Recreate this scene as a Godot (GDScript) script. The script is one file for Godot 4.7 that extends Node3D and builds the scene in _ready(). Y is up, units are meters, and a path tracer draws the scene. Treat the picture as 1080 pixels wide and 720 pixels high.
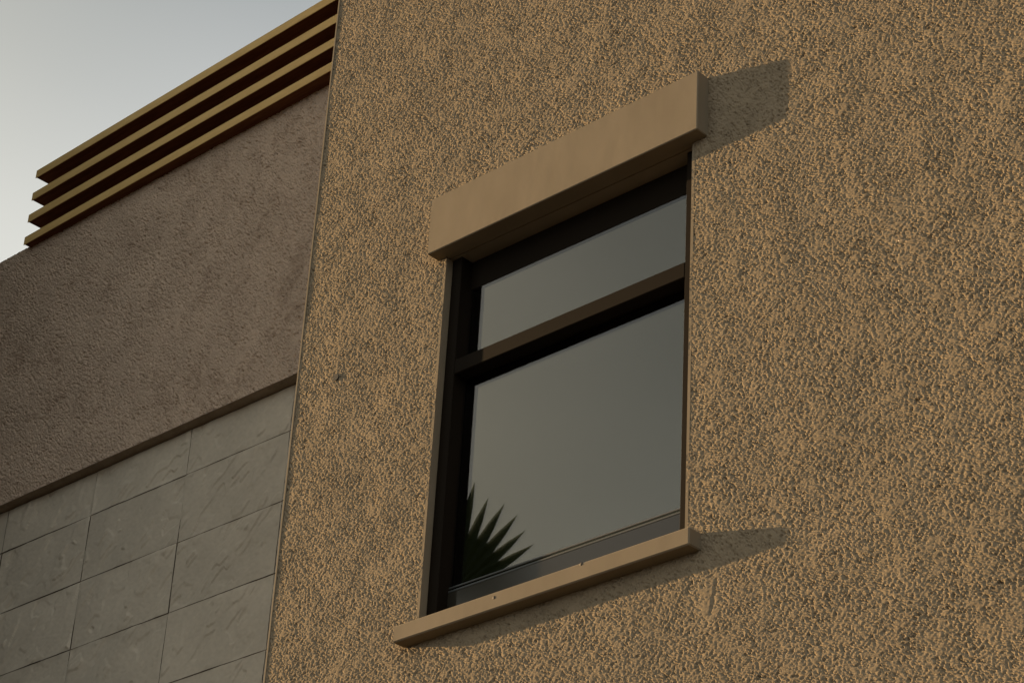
extends Node3D
# A house wall in rough stucco with one window, seen from below at low sun; beside it a set-back wing.
# x runs right along the facade, y up (0 = top of the window sill), z out of the facade (0 = its face). Metres.

const GROUND := -4.65          # street level
const CORNER := -0.737         # left corner of the front block
const WING := -0.6             # face of the set-back wing
const TILES := -0.655          # face of its tile cladding
const FRAME := -0.03           # face of the window frame
const GLASS := -0.0825           # face of the glass

var rng := RandomNumberGenerator.new()

func _ready() -> void:
	rng.seed = 7
	make_camera()
	make_sky_and_sun()
	make_ground()
	make_front_block()
	make_wing()
	make_added_wing()
	make_added_cypress("added_cypress", "tall dark cypress nearer the window, unseen, added to darken the set-back wing", Vector3(-3.7, GROUND, 2.1), 0.82, 77)
	make_added_cypress("added_cypress_001", "slimmer dark cypress farther from the window, unseen, added to darken the set-back wing", Vector3(-4.85, GROUND, 2.25), 0.72, 78)
	make_palm()

# ------------------------------------------------------------------ camera, sky, sun

func make_camera() -> void:
	var c := Camera3D.new()
	c.name = "camera"
	c.fov = 15.956
	c.near = 0.05
	c.far = 2000.0
	add_child(c)
	c.position = Vector3(5.2449, -3.0424, 4.898)
	c.rotation = Vector3(deg_to_rad(29.80), deg_to_rad(45.02), deg_to_rad(3.496))
	c.current = true

func make_sky_and_sun() -> void:
	var to_sun := Vector3(-0.963, 0.217, 0.160).normalized()
	var w := 1024
	var h := 512
	var img := Image.create(w, h, false, Image.FORMAT_RGBF)
	var n := noise(247, 1.0, FastNoiseLite.TYPE_SIMPLEX_SMOOTH, 4)
	var m := noise(58, 1.0, FastNoiseLite.TYPE_SIMPLEX_SMOOTH, 3)
	for j in h:
		var el := PI * (0.5 - (j + 0.5) / h)
		for i in w:
			var az := TAU * (i + 0.5) / w
			var d := Vector3(sin(az) * cos(el), sin(el), -cos(az) * cos(el))
			# thin cloud sheet seen in perspective: flattened near the horizon
			var q := d / (absf(d.y) + 0.35)
			var cloud := 0.5 + 0.9 * n.get_noise_3d(q.x * 1.1, q.y * 1.1, q.z * 1.1)
			var wisp := m.get_noise_3d(q.x * 3.0 + 5.0, q.y * 3.0, q.z * 3.0)
			cloud = clampf(cloud + 0.15 * wisp, 0.0, 1.0)
			var blue := Color(0.145, 0.165, 0.180)
			var white := Color(0.294, 0.304, 0.314)
			var c := blue.lerp(white, cloud)
			var g := maxf(0.0, d.dot(to_sun))
			c *= lerpf(1.68, 0.66, smoothstep(0.28, 0.76, d.y))
			c *= Color.WHITE.lerp(Color(0.96, 0.82, 0.40), pow(g, 7.0))
			c += Color(0.12, 0.085, 0.02) * pow(g, 6.0)
			c += Color(1.0, 0.75, 0.45) * pow(g, 14.0)
			if d.y < 0.0:
				c = Color(0.08, 0.075, 0.068)
			img.set_pixel(i, j, c)
	var pano := PanoramaSkyMaterial.new()
	pano.panorama = ImageTexture.create_from_image(img)
	var sky := Sky.new()
	sky.sky_material = pano
	var e := Environment.new()
	e.background_mode = Environment.BG_SKY
	e.sky = sky
	e.tonemap_mode = Environment.TONE_MAPPER_LINEAR
	e.tonemap_exposure = 2.2
	e.sdfgi_enabled = true
	e.ssao_enabled = true
	e.ssil_enabled = true
	var we := WorldEnvironment.new()
	we.name = "environment"
	we.environment = e
	add_child(we)
	var sun := DirectionalLight3D.new()
	sun.name = "sun"
	sun.light_energy = 1.35
	sun.light_color = Color(1.0, 0.68, 0.36).linear_to_srgb()
	sun.light_angular_distance = 0.6
	sun.shadow_enabled = true
	add_child(sun)
	sun.look_at_from_position(to_sun * 50.0, Vector3.ZERO, Vector3.UP)

# ------------------------------------------------------------------ helpers

func noise(s: int, freq: float, kind := FastNoiseLite.TYPE_SIMPLEX_SMOOTH, octaves := 1) -> FastNoiseLite:
	var n := FastNoiseLite.new()
	n.seed = s
	n.noise_type = kind
	n.frequency = freq
	n.fractal_type = FastNoiseLite.FRACTAL_FBM if octaves > 1 else FastNoiseLite.FRACTAL_NONE
	n.fractal_octaves = octaves
	return n

func lin(r: float, g: float, b: float) -> Color:
	return Color(r, g, b).linear_to_srgb()

func paint(c: Color, rough: float, spec := 0.5) -> StandardMaterial3D:
	var m := StandardMaterial3D.new()
	m.albedo_color = c
	m.roughness = rough
	m.metallic_specular = spec
	return m

func coloured(rough: float, spec := 0.3) -> StandardMaterial3D:
	var m := paint(Color.WHITE, rough, spec)
	m.vertex_color_use_as_albedo = true
	return m

func mottled(m: StandardMaterial3D, s: int, dark: Color, light: Color, scale: Vector3, bump := 0.0) -> StandardMaterial3D:
	var t := NoiseTexture2D.new()
	t.width = 512
	t.height = 512
	t.seamless = true
	t.noise = noise(s, 0.012, FastNoiseLite.TYPE_SIMPLEX_SMOOTH, 5)
	var r := Gradient.new()
	r.colors = PackedColorArray([dark, light])
	r.offsets = PackedFloat32Array([0.2, 0.8])
	t.color_ramp = r
	m.albedo_color = Color.WHITE
	m.albedo_texture = t
	m.uv1_triplanar = true
	m.uv1_world_triplanar = true
	m.uv1_scale = scale
	if bump > 0.0:
		var b := NoiseTexture2D.new()
		b.width = 512
		b.height = 512
		b.seamless = true
		b.noise = noise(s + 1, 0.03, FastNoiseLite.TYPE_SIMPLEX_SMOOTH, 4)
		m.heightmap_enabled = true
		m.heightmap_texture = b
		m.heightmap_scale = bump
	return m

func mesh(parent: Node, called: String, am: Mesh, m: Material) -> MeshInstance3D:
	var o := MeshInstance3D.new()
	o.name = called
	o.mesh = am
	o.material_override = m
	parent.add_child(o, true)
	return o

func thing(called: String, label: String, category: String) -> Node3D:
	var o := Node3D.new()
	o.name = called
	o.set_meta("label", label)
	o.set_meta("category", category)
	add_child(o)
	return o

func quad(st: SurfaceTool, a: Vector3, b: Vector3, c: Vector3, d: Vector3) -> void:
	for v in [a, b, c, a, c, d]:
		st.add_vertex(v)

# a box from lo to hi whose edges are chamfered by bevel
func add_box(st: SurfaceTool, lo: Vector3, hi: Vector3, bevel := 0.0) -> void:
	st.set_smooth_group(-1)
	if bevel <= 0.0:
		var p := []
		for k in 8:
			p.append(Vector3(hi.x if k & 1 else lo.x, hi.y if k & 2 else lo.y, hi.z if k & 4 else lo.z))
		for f in [[4, 6, 7, 5], [1, 3, 2, 0], [5, 7, 3, 1], [0, 2, 6, 4], [6, 2, 3, 7], [0, 4, 5, 1]]:
			quad(st, p[f[0]], p[f[1]], p[f[2]], p[f[3]])
		return
	var mid := (lo + hi) / 2.0
	var half := (hi - lo) / 2.0
	var inner := half - Vector3.ONE * bevel
	for ax in 3:
		var u := (ax + 1) % 3
		var v := (ax + 2) % 3
		for s in [-1.0, 1.0]:
			var c := []
			for t in [[-1, -1], [-1, 1], [1, 1], [1, -1]]:
				var q := Vector3.ZERO
				q[ax] = s * half[ax]
				q[u] = t[0] * inner[u]
				q[v] = t[1] * inner[v]
				c.append(mid + q)
			if s > 0: quad(st, c[0], c[1], c[2], c[3])
			else: quad(st, c[3], c[2], c[1], c[0])
		# the four chamfers along axis ax
		for su in [-1.0, 1.0]:
			for sv in [-1.0, 1.0]:
				var c := []
				for e in [-1.0, 1.0]:
					var q := Vector3.ZERO
					q[ax] = e * inner[ax]
					q[u] = su * half[u]
					q[v] = sv * inner[v]
					c.append(mid + q)
					q[u] = su * inner[u]
					q[v] = sv * half[v]
					c.append(mid + q)
				if su * sv > 0: quad(st, c[0], c[1], c[3], c[2])
				else: quad(st, c[2], c[3], c[1], c[0])
	for k in 8:
		var s := Vector3(1 if k & 1 else -1, 1 if k & 2 else -1, 1 if k & 4 else -1)
		var a := mid + s * Vector3(half.x, inner.y, inner.z)
		var b := mid + s * Vector3(inner.x, half.y, inner.z)
		var c := mid + s * Vector3(inner.x, inner.y, half.z)
		var order := [a, c, b] if s.x * s.y * s.z > 0 else [a, b, c]
		for v in order: st.add_vertex(v)

func boxes(list: Array, bevel := 0.0) -> ArrayMesh:
	var st := SurfaceTool.new()
	st.begin(Mesh.PRIMITIVE_TRIANGLES)
	for b in list:
		add_box(st, b[0], b[1], bevel)
	st.generate_normals()
	return st.commit()

# ------------------------------------------------------------------ rough stucco as real relief

var n_warp_x := noise(11, 1.0 / 10.0)
var n_warp_y := noise(12, 1.0 / 10.0)
var n_cell := cells(13, 1.0 / 15.0)
var n_small := cells(18, 1.0 / 8.0)
var n_lump := noise(19, 1.0 / 12.0)
var n_patch := noise(15, 1.0 / 75.0, FastNoiseLite.TYPE_SIMPLEX_SMOOTH, 3)
var n_wave := noise(16, 1.0 / 300.0, FastNoiseLite.TYPE_SIMPLEX_SMOOTH, 2)
var n_pit := noise(17, 1.0 / 15.0)
var n_broad := noise(23, 1.0 / 190.0, FastNoiseLite.TYPE_SIMPLEX_SMOOTH, 2)
var n_crack := noise(24, 1.0 / 20.0)
var n_fissure := noise(25, 1.0 / 14.0)

func cells(s: int, freq: float) -> FastNoiseLite:
	var n := noise(s, freq, FastNoiseLite.TYPE_CELLULAR)
	n.cellular_return_type = FastNoiseLite.RETURN_DISTANCE
	n.cellular_jitter = 1.1
	return n

# height of the coat in mm at (x, y) in mm: thrown grains of two sizes, pressed flat on top, with ragged creases between them
func coat(x: float, y: float, rough: float) -> float:
	var wx := x + 5.0 * n_warp_x.get_noise_2d(x, y)
	var wy := y + 5.0 * n_warp_y.get_noise_2d(x, y)
	var u := wx * 1.62 - wy * 0.48
	var v := wy * 0.84 + wx * 0.26
	var k := 1.0 + 0.55 * n_patch.get_noise_2d(x, y) + 0.25 * n_broad.get_noise_2d(x, y)
	k *= 1.0 - 0.35 * smoothstep(0.30, 0.48, n_broad.get_noise_2d(x * 1.6 + 700.0, y * 0.9))
	var c := -n_cell.get_noise_2d(u, v)
	var d := -n_small.get_noise_2d(u, v)
	var h := 0.8 * c + 1.1 * d + 1.7 * n_lump.get_noise_2d(u + 300.0, v) - 0.95
	var top := 0.25
	if h > top:
		h = top + 0.4 * (h - top)
	# ragged cracks and pits
	var open := n_patch.get_noise_2d(u * 3.0 + 400.0, v * 3.0)
	var crack := maxf(0.0, 0.10 - absf(n_crack.get_noise_2d(u, v))) * 10.0 * smoothstep(-0.12, 0.15, open)
	crack += 0.75 * maxf(0.0, 0.11 - absf(n_fissure.get_noise_2d(u, v))) * 9.0 * smoothstep(0.10, -0.20, open)
	var p := maxf(0.0, n_pit.get_noise_2d(u + 900.0, v) - 0.40)
	return rough * k * (h - 5.2 * crack - 9.0 * p) + 2.2 * n_wave.get_noise_2d(x, y)

# Relief sheet over a lattice; inside(x, y) says which points it covers (metres). Colours per vertex from tint(x, y, h).
func relief_sheet(x0: float, x1: float, y0: float, y1: float, sx: float, sy: float, z: float, inside: Callable, height: Callable, tint: Callable) -> ArrayMesh:
	var nx := int(round((x1 - x0) / sx)) + 1
	var ny := int(round((y1 - y0) / sy)) + 1
	var dx := (x1 - x0) / (nx - 1)
	var dy := (y1 - y0) / (ny - 1)
	var hs := PackedFloat32Array()
	hs.resize(nx * ny)
	var ok := PackedByteArray()
	ok.resize(nx * ny)
	for j in ny:
		var y := y0 + j * dy
		for i in nx:
			var x := x0 + i * dx
			if inside.call(x, y):
				ok[j * nx + i] = 1
				hs[j * nx + i] = height.call(x, y)
	var id := PackedInt32Array()
	id.resize(nx * ny)
	var pos := PackedVector3Array()
	var nor := PackedVector3Array()
	var col := PackedColorArray()
	for j in ny:
		for i in nx:
			var at := j * nx + i
			id[at] = -1
			if ok[at] == 0:
				continue
			id[at] = pos.size()
			var l := at - 1 if i > 0 and ok[at - 1] else at
			var r := at + 1 if i < nx - 1 and ok[at + 1] else at
			var b := at - nx if j > 0 and ok[at - nx] else at
			var t := at + nx if j < ny - 1 and ok[at + nx] else at
			var gx := (hs[r] - hs[l]) / (maxi(1, r - l) * dx)
			var gy := (hs[t] - hs[b]) / (maxi(1, (t - b) / nx) * dy)
			pos.append(Vector3(x0 + i * dx, y0 + j * dy, z + hs[at]))
			nor.append(Vector3(-gx, -gy, 1.0).normalized())
			col.append(tint.call(x0 + i * dx, y0 + j * dy, hs[at]))
	var ind := PackedInt32Array()
	for j in ny - 1:
		for i in nx - 1:
			var a := id[j * nx + i]
			var b := id[j * nx + i + 1]
			var c := id[(j + 1) * nx + i]
			var d := id[(j + 1) * nx + i + 1]
			if a >= 0 and b >= 0 and c >= 0 and d >= 0:
				ind.append_array([a, c, b, b, c, d])
	var arr := []
	arr.resize(Mesh.ARRAY_MAX)
	arr[Mesh.ARRAY_VERTEX] = pos
	arr[Mesh.ARRAY_NORMAL] = nor
	arr[Mesh.ARRAY_COLOR] = col
	arr[Mesh.ARRAY_INDEX] = ind
	var am := ArrayMesh.new()
	am.add_surface_from_arrays(Mesh.PRIMITIVE_TRIANGLES, arr)
	return am

# ------------------------------------------------------------------ ground

func make_ground() -> void:
	var pm := PlaneMesh.new()
	pm.size = Vector2(1600, 1600)
	var m := mottled(paint(Color.WHITE, 0.9, 0.3), 91, lin(0.05, 0.047, 0.042), lin(0.09, 0.084, 0.075), Vector3.ONE * 0.25)
	var o := mesh(self, "ground", pm, m)
	o.position.y = GROUND
	o.set_meta("kind", "structure")

# ------------------------------------------------------------------ front block with the window

var n_tone := noise(21, 1.0 / 0.30, FastNoiseLite.TYPE_SIMPLEX_SMOOTH, 4)
var n_dirt := noise(22, 1.0 / 0.055, FastNoiseLite.TYPE_SIMPLEX_SMOOTH, 3)

func make_front_block() -> void:
	var b := thing("stucco_building", "sunlit tan stucco building with one dark window and raised window hood", "building")
	var wall_mat := mottled(paint(Color.WHITE, 0.95, 0.2), 41, lin(0.20, 0.155, 0.095), lin(0.27, 0.21, 0.135), Vector3.ONE * 1.3, 0.3)
	# masonry behind the coat, with the window opening left free
	var f := -0.012
	var t := -0.30
	mesh(b, "wall", boxes([
		[Vector3(CORNER + 0.01, GROUND, t), Vector3(-0.012, 4.6, f)],
		[Vector3(1.112, GROUND, t), Vector3(6.5, 4.6, f)],
		[Vector3(-0.012, GROUND, t), Vector3(1.112, -0.06, f)],
		[Vector3(-0.012, 1.40, t), Vector3(1.112, 4.6, f)],
		[Vector3(CORNER + 0.01, GROUND, -7.0), Vector3(CORNER + 0.25, 4.6, t)],
		[Vector3(6.25, GROUND, -7.0), Vector3(6.5, 4.6, t)],
		[Vector3(CORNER + 0.25, GROUND, -7.0), Vector3(6.25, 4.6, -6.75)],
		[Vector3(CORNER + 0.25, 4.35, -6.75), Vector3(6.25, 4.6, t)],
	]), wall_mat)
	var inside := func(x: float, y: float) -> bool:
		if x > 0.0 and x < 1.1 and y > 0.0 and y < 1.392:
			return false
		return y > -0.014 - 0.237 * (x - CORNER) - 0.13 and y < 2.864 - 0.494 * (x - CORNER) + 0.14
	var height := func(x: float, y: float) -> float:
		var h := coat(x * 1000.0, y * 1000.0, 1.38)
		# a smeared trowel patch with a raised lip under the sill's right end, and the run below a wall plug
		var sx := (x - 1.188) / 0.04
		var sy := (y + 0.229) / 0.06
		var smear := exp(-sx * sx - sy * sy)
		h *= 1.0 - 0.8 * smear
		if absf(x - 1.212 - 0.2 * (y + 0.2) - 0.006 * n_wave.get_noise_2d(4000.0 * x, 9000.0 * y)) < 0.005 and y > -0.27 and y < -0.16:
			h -= 3.0
		if absf(x + 0.522) < 0.005 and y > 1.10 and y < 1.33:
			h = lerpf(h, 0.8, 0.75)
		return h * 0.001
	var tint := func(x: float, y: float, h: float) -> Color:
		var k := 1.0 + 0.10 * n_tone.get_noise_2d(x, y) + 0.10 * n_dirt.get_noise_2d(x, y)
		return Color(0.275 * k, 0.213 * k, 0.134 * k)
	var coat_mesh := relief_sheet(CORNER + 0.006, 2.50, -0.95, 3.02, 0.0038, 0.0033, 0.0, inside, height, tint)
	mesh(b, "stucco_coat", coat_mesh, coloured(0.9, 0.25))
	# the coat goes on, in coarser relief, beyond what the picture shows
	var beyond := func(x: float, y: float) -> bool:
		if x > -0.02 and x < 1.12 and y > -0.05 and y < 1.42:
			return false
		return x > 2.49 or y < -0.014 - 0.237 * (x - CORNER) - 0.12 or y > 2.864 - 0.494 * (x - CORNER) + 0.13
	mesh(b, "stucco_coat", relief_sheet(CORNER + 0.006, 4.2, -2.4, 4.2, 0.0095, 0.009, 0.0, beyond, height, tint), coloured(0.9, 0.25))
	# smooth corner bead
	var smooth := mottled(paint(Color.WHITE, 0.8, 0.3), 43, lin(0.224, 0.177, 0.113), lin(0.250, 0.198, 0.128), Vector3(0.9, 0.45, 0.9), 0.03)
	mesh(b, "corner_bead", boxes([[Vector3(CORNER, GROUND, -0.29), Vector3(CORNER + 0.009, 4.6, 0.003)]], 0.0015), smooth)
	# hood and sill
	mesh(b, "window_hood", boxes([[Vector3(-0.0444, 1.3856, -0.02), Vector3(1.1627, 1.6127, 0.0537)]], 0.003), smooth)
	mesh(b, "window_sill", boxes([[Vector3(-0.0584, -0.057, -0.2), Vector3(1.161, 0.0, 0.0533)]], 0.004), smooth)
	# plaster reveal round the opening
	mesh(b, "reveal", boxes([
		[Vector3(-0.011, 0.001, -0.25), Vector3(0.0, 1.3835, 0.0)],
		[Vector3(1.1, 0.001, -0.25), Vector3(1.111, 1.3835, 0.0)],
		[Vector3(-0.011, 1.3845, -0.25), Vector3(1.111, 1.399, -0.0205)],
	]), smooth)
	var plug := CylinderMesh.new()
	plug.top_radius = 0.013
	plug.bottom_radius = 0.013
	plug.height = 0.02
	plug.radial_segments = 12
	var pl := mesh(b, "anchor_plug", plug, paint(lin(0.03, 0.03, 0.028), 0.8))
	pl.rotation.x = PI / 2
	pl.position = Vector3(-0.52, 1.086, -0.0055)
	for at in [Vector3(0.3864, -0.0184, 0.0525), Vector3(0.7444, -0.0046, 0.0525)]:
		var nail := SphereMesh.new()
		nail.radius = 0.0065
		nail.height = 0.005
		nail.radial_segments = 10
		nail.rings = 4
		var o := mesh(b, "nail_head", nail, paint(lin(0.06, 0.045, 0.03), 0.7))
		o.rotation.x = PI / 2
		o.position = at
	make_window(b)

func make_window(b: Node3D) -> void:
	var w := Node3D.new()
	w.name = "window"
	b.add_child(w)
	var metal := paint(lin(0.013, 0.009, 0.005), 0.6, 0.15)
	var gasket := paint(lin(0.06, 0.062, 0.055), 0.4, 0.5)
	var rail_mat := paint(lin(0.03, 0.026, 0.018), 0.10, 0.5)
	var back := -0.19
	var top := 1.3845
	mesh(w, "jamb", boxes([[Vector3(0.0, 0.0, back), Vector3(0.046, top, FRAME)]], 0.002), metal)
	mesh(w, "jamb", boxes([[Vector3(1.0535, 0.0, back), Vector3(1.1, top, FRAME)]], 0.002), metal)
	mesh(w, "head", boxes([[Vector3(0.046, 1.270, back), Vector3(1.0535, top, -0.0805)]], 0.002), metal)
	mesh(w, "transom", boxes([[Vector3(0.046, 0.918, back), Vector3(1.0535, 0.975, FRAME)]], 0.003), metal)
	var x0 := 0.046
	var x1 := 1.0535
	for y in [[0.0, 0.918], [0.975, 1.270]]:
		var clear := paint(Color(0.05, 0.05, 0.04, 0.03), 0.0, 0.7)
		clear.transparency = BaseMaterial3D.TRANSPARENCY_ALPHA
		mesh(w, "pane", boxes([[Vector3(x0, y[0], GLASS - 0.001), Vector3(x1, y[1], GLASS)]]), clear)
		# the inner pane carries a dark bronze sun film
		var film := paint(lin(0.080, 0.072, 0.046), 0.02)
		film.metallic = 1.0
		mesh(w, "filmed_pane", boxes([[Vector3(x0, y[0], GLASS - 0.014), Vector3(x1, y[1], GLASS - 0.008)]]), film)
	mesh(w, "bottom_rail", boxes([[Vector3(x0, 0.0, GLASS + 0.0005), Vector3(x1, 0.133, GLASS + 0.008)]], 0.002), rail_mat)
	mesh(w, "bead", boxes([[Vector3(x0, 0.1335, GLASS + 0.0005), Vector3(x1, 0.140, GLASS + 0.007)], [Vector3(x0, 0.147, GLASS + 0.0005), Vector3(x1, 0.153, GLASS + 0.005)]], 0.001), gasket)

# ------------------------------------------------------------------ the set-back wing: stucco, slats, tiles

func make_wing() -> void:
	var b := thing("side_wing", "shaded set-back wing with slatted eaves, brown stucco and stone tile cladding", "building")
	var plain := mottled(paint(Color.WHITE, 0.95, 0.2), 45, lin(0.27, 0.215, 0.16), lin(0.33, 0.265, 0.20), Vector3.ONE * 1.3, 0.3)
	# core: stucco band above, tile backing below
	mesh(b, "wall", boxes([[Vector3(-4.6, 1.70, -1.0), Vector3(CORNER + 0.005, 3.135, WING - 0.012)]]), plain)
	var inside := func(x: float, y: float) -> bool: return y <= 3.146
	var height := func(x: float, y: float) -> float:
		return 0.001 * coat(x * 800.0 + 5000.0, y * 800.0 + 3000.0, 2.1)
	var tint := func(x: float, y: float, h: float) -> Color:
		var k := 1.0 + 0.12 * n_tone.get_noise_2d(x + 9.0, y) + 0.10 * n_dirt.get_noise_2d(x + 9.0, y)
		var c := Color(0.54 * k, 0.405 * k, 0.285 * k)
		var stain := clampf((n_tone.get_noise_2d(x * 0.8 + 40.0, y * 0.8) - 0.18) * 3.0, 0.0, 1.0) * clampf(0.5 + 1.6 * n_dirt.get_noise_2d(x, y + 4.0), 0.0, 1.0)
		return c.lerp(Color(0.19, 0.115, 0.065), 0.35 * stain)
	mesh(b, "stucco_coat", relief_sheet(-4.11, -1.2, 1.698, 3.152, 0.0048, 0.0042, WING, inside, height, tint), coloured(0.92, 0.25))
	var under := boxes([[Vector3(-4.6, 1.6985, WING - 0.10), Vector3(CORNER + 0.005, 1.7005, WING - 0.002)]])
	mesh(b, "drip_edge", under, plain)
	make_slats(b)
	make_tiles(b)

func make_slats(b: Node3D) -> void:
	var l := Node3D.new()
	l.name = "louvre"
	b.add_child(l)
	l.position = Vector3(-3.62, 0.0, -0.56)
	l.rotation.y = -0.0125
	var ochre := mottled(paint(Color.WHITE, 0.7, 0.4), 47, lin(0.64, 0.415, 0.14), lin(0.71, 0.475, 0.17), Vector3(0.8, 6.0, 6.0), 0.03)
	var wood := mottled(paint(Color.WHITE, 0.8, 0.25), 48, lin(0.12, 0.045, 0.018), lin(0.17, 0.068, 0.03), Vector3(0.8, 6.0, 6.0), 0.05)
	# each slat: a dark red-brown board with an ochre strip along its front edge
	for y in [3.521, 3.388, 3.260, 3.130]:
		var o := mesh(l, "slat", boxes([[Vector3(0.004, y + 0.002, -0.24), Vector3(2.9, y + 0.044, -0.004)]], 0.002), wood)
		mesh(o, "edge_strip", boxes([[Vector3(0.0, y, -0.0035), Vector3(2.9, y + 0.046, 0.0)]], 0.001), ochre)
	# posts that carry the slats, behind them
	for x in [0.35, 1.35, 2.35]:
		mesh(l, "post", boxes([[Vector3(x, 3.0, -0.32), Vector3(x + 0.08, 3.56, -0.245)]], 0.002), wood)

func make_tiles(b: Node3D) -> void:
	var c := Node3D.new()
	c.name = "tile_cladding"
	b.add_child(c)
	mesh(c, "backing", boxes([[Vector3(-4.6, GROUND, -1.0), Vector3(CORNER + 0.005, 1.698, TILES - 0.03)]]), paint(lin(0.12, 0.09, 0.06), 0.95, 0.2))
	var joints := []
	var m := coloured(0.75, 0.35)
	var n_slope := noise(61, 1.0, FastNoiseLite.TYPE_SIMPLEX_SMOOTH, 3)
	var n_ledge := noise(62, 1.0, FastNoiseLite.TYPE_SIMPLEX_SMOOTH, 2)
	var n_fine := noise(63, 1.0, FastNoiseLite.TYPE_SIMPLEX_SMOOTH, 3)
	var w := 0.648
	var h := 0.317
	var gap := 0.0020
	var ys := [1.480, 1.165, 0.850, 0.530, 0.213, -0.104]
	for y in ys:
		joints.append([Vector3(-4.14, y - 0.005, TILES - 0.028), Vector3(CORNER, y + 0.005, TILES - 0.0045)])
	for col in 6:
		for row in 7:
			var x := -2.842 + (col - 2) * w
			joints.append([Vector3(x - 0.005, (ys[row] if row < 6 else -0.42) + 0.0055, TILES - 0.028), Vector3(x + 0.005, (1.696 if row == 0 else ys[row - 1]) - 0.0055, TILES - 0.0045)])
	mesh(c, "grout", boxes(joints), paint(lin(0.17, 0.12, 0.075), 0.95, 0.2))
	for col in 6:
		var xl := -2.842 + (col - 2) * w
		var xr := minf(xl + w, CORNER)
		for row in 7:
			var yt: float = 1.696 if row == 0 else ys[row - 1]
			var yb: float = ys[row] if row < 6 else -0.42
			var seen := row < 5 and col >= 1 and col <= 4
			var step := 0.0045 if seen else 0.05
			var sd := rng.randf() * 900.0
			var tone := rng.randf_range(0.95, 1.05)
			var tip := Vector2(rng.randf_range(-1, 1), rng.randf_range(-1, 1)) * 0.0012
			var ox := (xl + xr) / 2
			var oy := (yt + yb) / 2
			var lift := rng.randf_range(-0.0007, 0.0007)
			var x_lo := xl + gap
			var x_hi := xr - gap
			var y_lo := yb + gap
			var y_hi := yt - gap
			var height := func(x: float, y: float) -> float:
				# riven slate: long ledges that run up to the right, flat shelves between them
				var u := (x * 0.72 + y * 0.70) * 1.3
				var v := (y * 0.72 - x * 0.70) * 4.6
				var q := n_slope.get_noise_2d(u + sd, v + sd) * 3.0
				var fl := floorf(q)
				var fr := q - fl
				var shelf := fl + smoothstep(0.47, 0.53, fr)
				var broken := smoothstep(-0.15, 0.2, n_ledge.get_noise_2d(x * 6.0 + sd, y * 6.0))
				var z := 0.0065 * lerpf(q * 0.3, shelf * 0.75, broken) + 0.0010 * n_fine.get_noise_2d(x * 30.0 + sd, y * 45.0)
				var edge := minf(minf(x - x_lo, x_hi - x), minf(y - y_lo, y_hi - y))
				z *= smoothstep(-0.01, 0.02, edge)
				z += tip.x * (x - ox) / 0.32 + tip.y * (y - oy) / 0.16 + lift
				return z
			var tint := func(x: float, y: float, z: float) -> Color:
				var k := tone * (1.0 + 0.10 * n_fine.get_noise_2d(x * 3.0 + sd, y * 3.0) + 0.06 * n_ledge.get_noise_2d(x * 25.0, y * 25.0))
				return Color(0.58 * k, 0.50 * k, 0.37 * k)
			var all := func(_x: float, _y: float) -> bool: return true
			mesh(c, "tile", relief_sheet(x_lo, x_hi, y_lo, y_hi, step, step, TILES, all, height, tint), m)

# ------------------------------------------------------------------ unseen wing added beyond the left edge to keep sun off the set-back wall

func make_added_wing() -> void:
	var b := thing("added_wing", "unseen brown wing added beyond the left edge to shade the slatted wing", "building")
	var plain := mottled(paint(Color.WHITE, 0.95, 0.2), 49, lin(0.05, 0.036, 0.024), lin(0.08, 0.058, 0.04), Vector3.ONE * 1.3, 0.3)
	mesh(b, "wall", boxes([[Vector3(-9.0, GROUND, -0.62), Vector3(-4.32, 4.34, 0.48)], [Vector3(-4.32, GROUND, -0.58), Vector3(-3.96, 3.05, 0.47)]]), plain)
	mesh(b, "coping", boxes([[Vector3(-9.05, 4.34, -0.58), Vector3(-4.31, 4.39, 0.49)]], 0.004), plain)

# an unseen cypress, added to take sky light from the set-back wing
func make_added_cypress(called: String, label: String, at: Vector3, wide: float, s: int) -> void:
	var b := thing(called, label, "tree")
	b.set_meta("group", "added cypresses that darken the set-back wing")
	var bark := paint(lin(0.08, 0.06, 0.045), 0.95, 0.2)
	var leaf := coloured(0.7, 0.3)
	var trunk := CylinderMesh.new()
	trunk.bottom_radius = 0.17
	trunk.top_radius = 0.03
	trunk.height = 9.6
	trunk.radial_segments = 14
	mesh(b, "trunk", trunk, bark).position = at + Vector3(0, 4.8, 0)
	var st := SurfaceTool.new()
	st.begin(Mesh.PRIMITIVE_TRIANGLES)
	st.set_smooth_group(-1)
	var g := RandomNumberGenerator.new()
	g.seed = s
	for k in 16000:
		var t := pow(g.randf(), 0.85)
		var y := lerpf(0.7, 10.4, t)
		var reach := wide * pow(sin(PI * pow(clampf((10.6 - y) / 10.4, 0.0, 1.0), 0.62) * 0.86 + 0.06), 0.8)
		var az := g.randf() * TAU
		reach *= 0.9 + 0.14 * sin(az * 3.0 + y * 1.7) + 0.06 * sin(az * 7.0 - y * 3.0)
		var r := reach * sqrt(g.randf_range(0.25, 1.0))
		var p := at + Vector3(cos(az) * r, y, sin(az) * r)
		var out := Vector3(cos(az), 0.0, sin(az))
		var up := (Vector3.UP + out * g.randf_range(0.0, 0.6)).normalized() * g.randf_range(0.16, 0.30)
		var side := up.cross(out.rotated(Vector3.UP, g.randf_range(-1.2, 1.2))).normalized() * g.randf_range(0.03, 0.06)
		var tone := g.randf_range(0.7, 1.3)
		st.set_color(Color(0.030 * tone, 0.045 * tone, 0.022 * tone))
		for q in [p - side, p + up * 0.5 - side * 1.3, p + up, p - side, p + up, p + up * 0.45 + side * 1.3]:
			st.add_vertex(q)
	st.generate_normals()
	mesh(b, "crown", st.commit(), leaf)

# ------------------------------------------------------------------ fan palm across the street: the window mirrors one of its leaves

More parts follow.
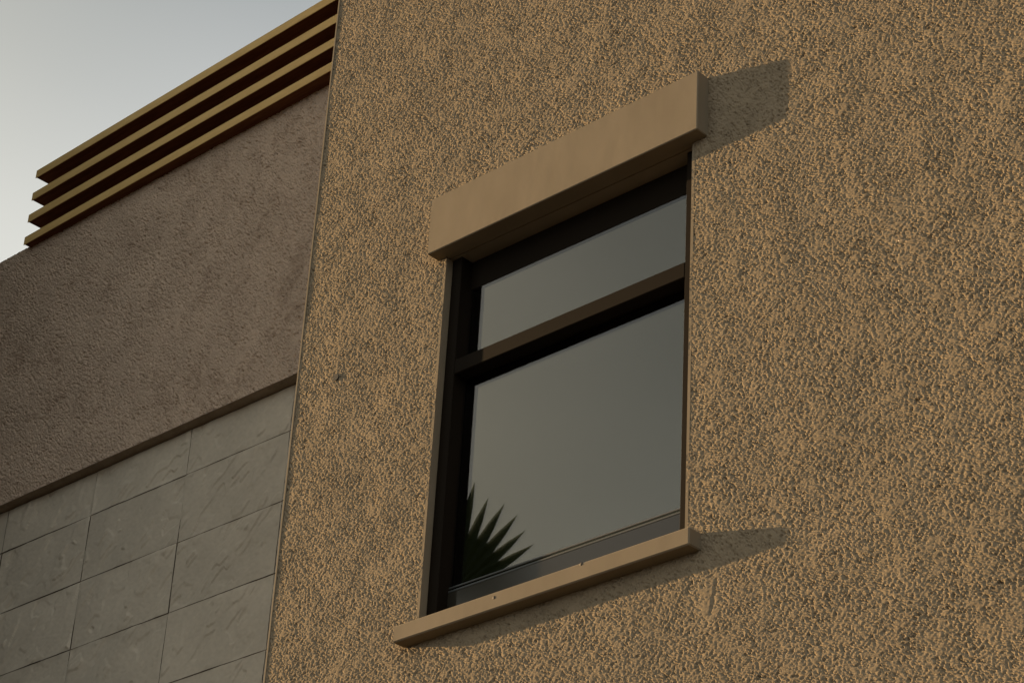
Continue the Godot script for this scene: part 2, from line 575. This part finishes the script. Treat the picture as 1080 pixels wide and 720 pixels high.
func make_palm() -> void:
	var p := thing("palm_tree", "tall fan palm across the street, mirrored as a dark leaf in the window", "tree")
	var bark := mottled(paint(Color.WHITE, 0.95, 0.2), 51, lin(0.09, 0.07, 0.05), lin(0.15, 0.12, 0.085), Vector3(2, 8, 2), 0.8)
	var leaf := paint(lin(0.035, 0.05, 0.022), 0.6, 0.4)
	leaf.backlight_enabled = true
	leaf.backlight = Color(0.06, 0.09, 0.03)
	var right := Vector3(0.707, 0.043, -0.705).normalized()
	var cam := Basis.from_euler(Vector3(deg_to_rad(29.80), deg_to_rad(45.02), deg_to_rad(3.496)))
	right = cam.x * Vector3(1, 1, -1)
	var up := cam.y * Vector3(1, 1, -1)
	var away := -cam.z * Vector3(1, 1, -1)
	var hub := Vector3(-7.30, 4.58, 6.93)
	var heart := hub - up * 0.85 - right * 0.75 + away * 0.4
	# trunk
	var st := SurfaceTool.new()
	st.begin(Mesh.PRIMITIVE_TRIANGLES)
	st.set_smooth_group(0)
	var rings := 26
	var sides := 16
	for j in rings:
		for i in sides:
			var q := []
			for c in [[0, 0], [0, 1], [1, 1], [1, 0]]:
				var t: float = float(j + c[0]) / rings
				var a: float = TAU * (i + c[1]) / sides
				var r := lerpf(0.26, 0.15, t) + 0.16 * pow(1.0 - t, 10.0) + (0.012 if (j + c[0]) % 2 else 0.0)
				q.append(Vector3(heart.x + 0.25 * sin(t * 2.0) - 0.23 + r * cos(a), lerpf(GROUND, heart.y - 0.1, t), heart.z + r * sin(a)))
			quad(st, q[0], q[3], q[2], q[1])
	st.generate_normals()
	mesh(p, "trunk", st.commit(), bark)
	# crown: a part that holds the leaves
	var crown := Node3D.new()
	crown.name = "crown"
	p.add_child(crown)
	mesh(crown, "leaf", fan_leaf(heart, hub, up, right, 0.96, 5), leaf)
	for k in 34:
		var az := k * 2.39996
		var el := lerpf(0.9, -1.1, k / 33.0)
		var d := Vector3(cos(az) * cos(el), sin(el), sin(az) * cos(el))
		if d.dot(right) > 0.25 and d.dot(up) > -0.35:
			continue
		var tip := heart + d * (0.75 + 0.2 * rng.randf())
		var side := d.cross(Vector3.UP).normalized()
		mesh(crown, "leaf", fan_leaf(heart, tip, (d + Vector3.UP * -0.25).normalized(), side, 0.8, k), leaf)

# petiole from a to b, then a pleated fan of pointed segments round b; ahead is the middle of the fan
func fan_leaf(a: Vector3, b: Vector3, ahead: Vector3, side: Vector3, r: float, s: int) -> ArrayMesh:
	var g := RandomNumberGenerator.new()
	g.seed = 100 + s
	var st := SurfaceTool.new()
	st.begin(Mesh.PRIMITIVE_TRIANGLES)
	st.set_smooth_group(-1)
	var n := ahead.cross(side).normalized()
	var along := (b - a).normalized()
	var w := along.cross(n).normalized() * 0.02
	var th := n * 0.012
	for f in [[w, th], [th, -w], [-w, -th], [-th, w]]:
		quad(st, a + f[0] * 1.4, b + f[0], b + f[1], a + f[1] * 1.4)
	var count := 24
	for k in count:
		var t := lerpf(-1.0, 1.0, (k + 0.5) / count)
		var ang := t * 1.9
		var half := 1.9 / count
		var len := r * (1.0 - 0.28 * t * t) * g.randf_range(0.88, 1.06)
		var d := ahead * cos(ang) + side * sin(ang)
		var e := -ahead * sin(ang) + side * cos(ang)
		var droop := n * -0.10 * len
		var m := len * 0.60
		var wide := m * half * 1.02
		var p0 := b
		var p1 := b + d * m + e * wide + n * 0.008
		var p2 := b + d * m - e * wide + n * 0.008
		var pm := b + d * m - n * 0.016
		var q1 := b + d * (len * 0.78) + e * wide * 0.7 + droop * 0.4
		var q2 := b + d * (len * 0.78) - e * wide * 0.7 + droop * 0.4
		var tip := b + d * len + droop
		for v in [p0, p1, pm, p0, pm, p2, p1, q1, pm, pm, q1, q2, pm, q2, p2, q1, tip, q2]:
			st.add_vertex(v)
	st.generate_normals()
	return st.commit()
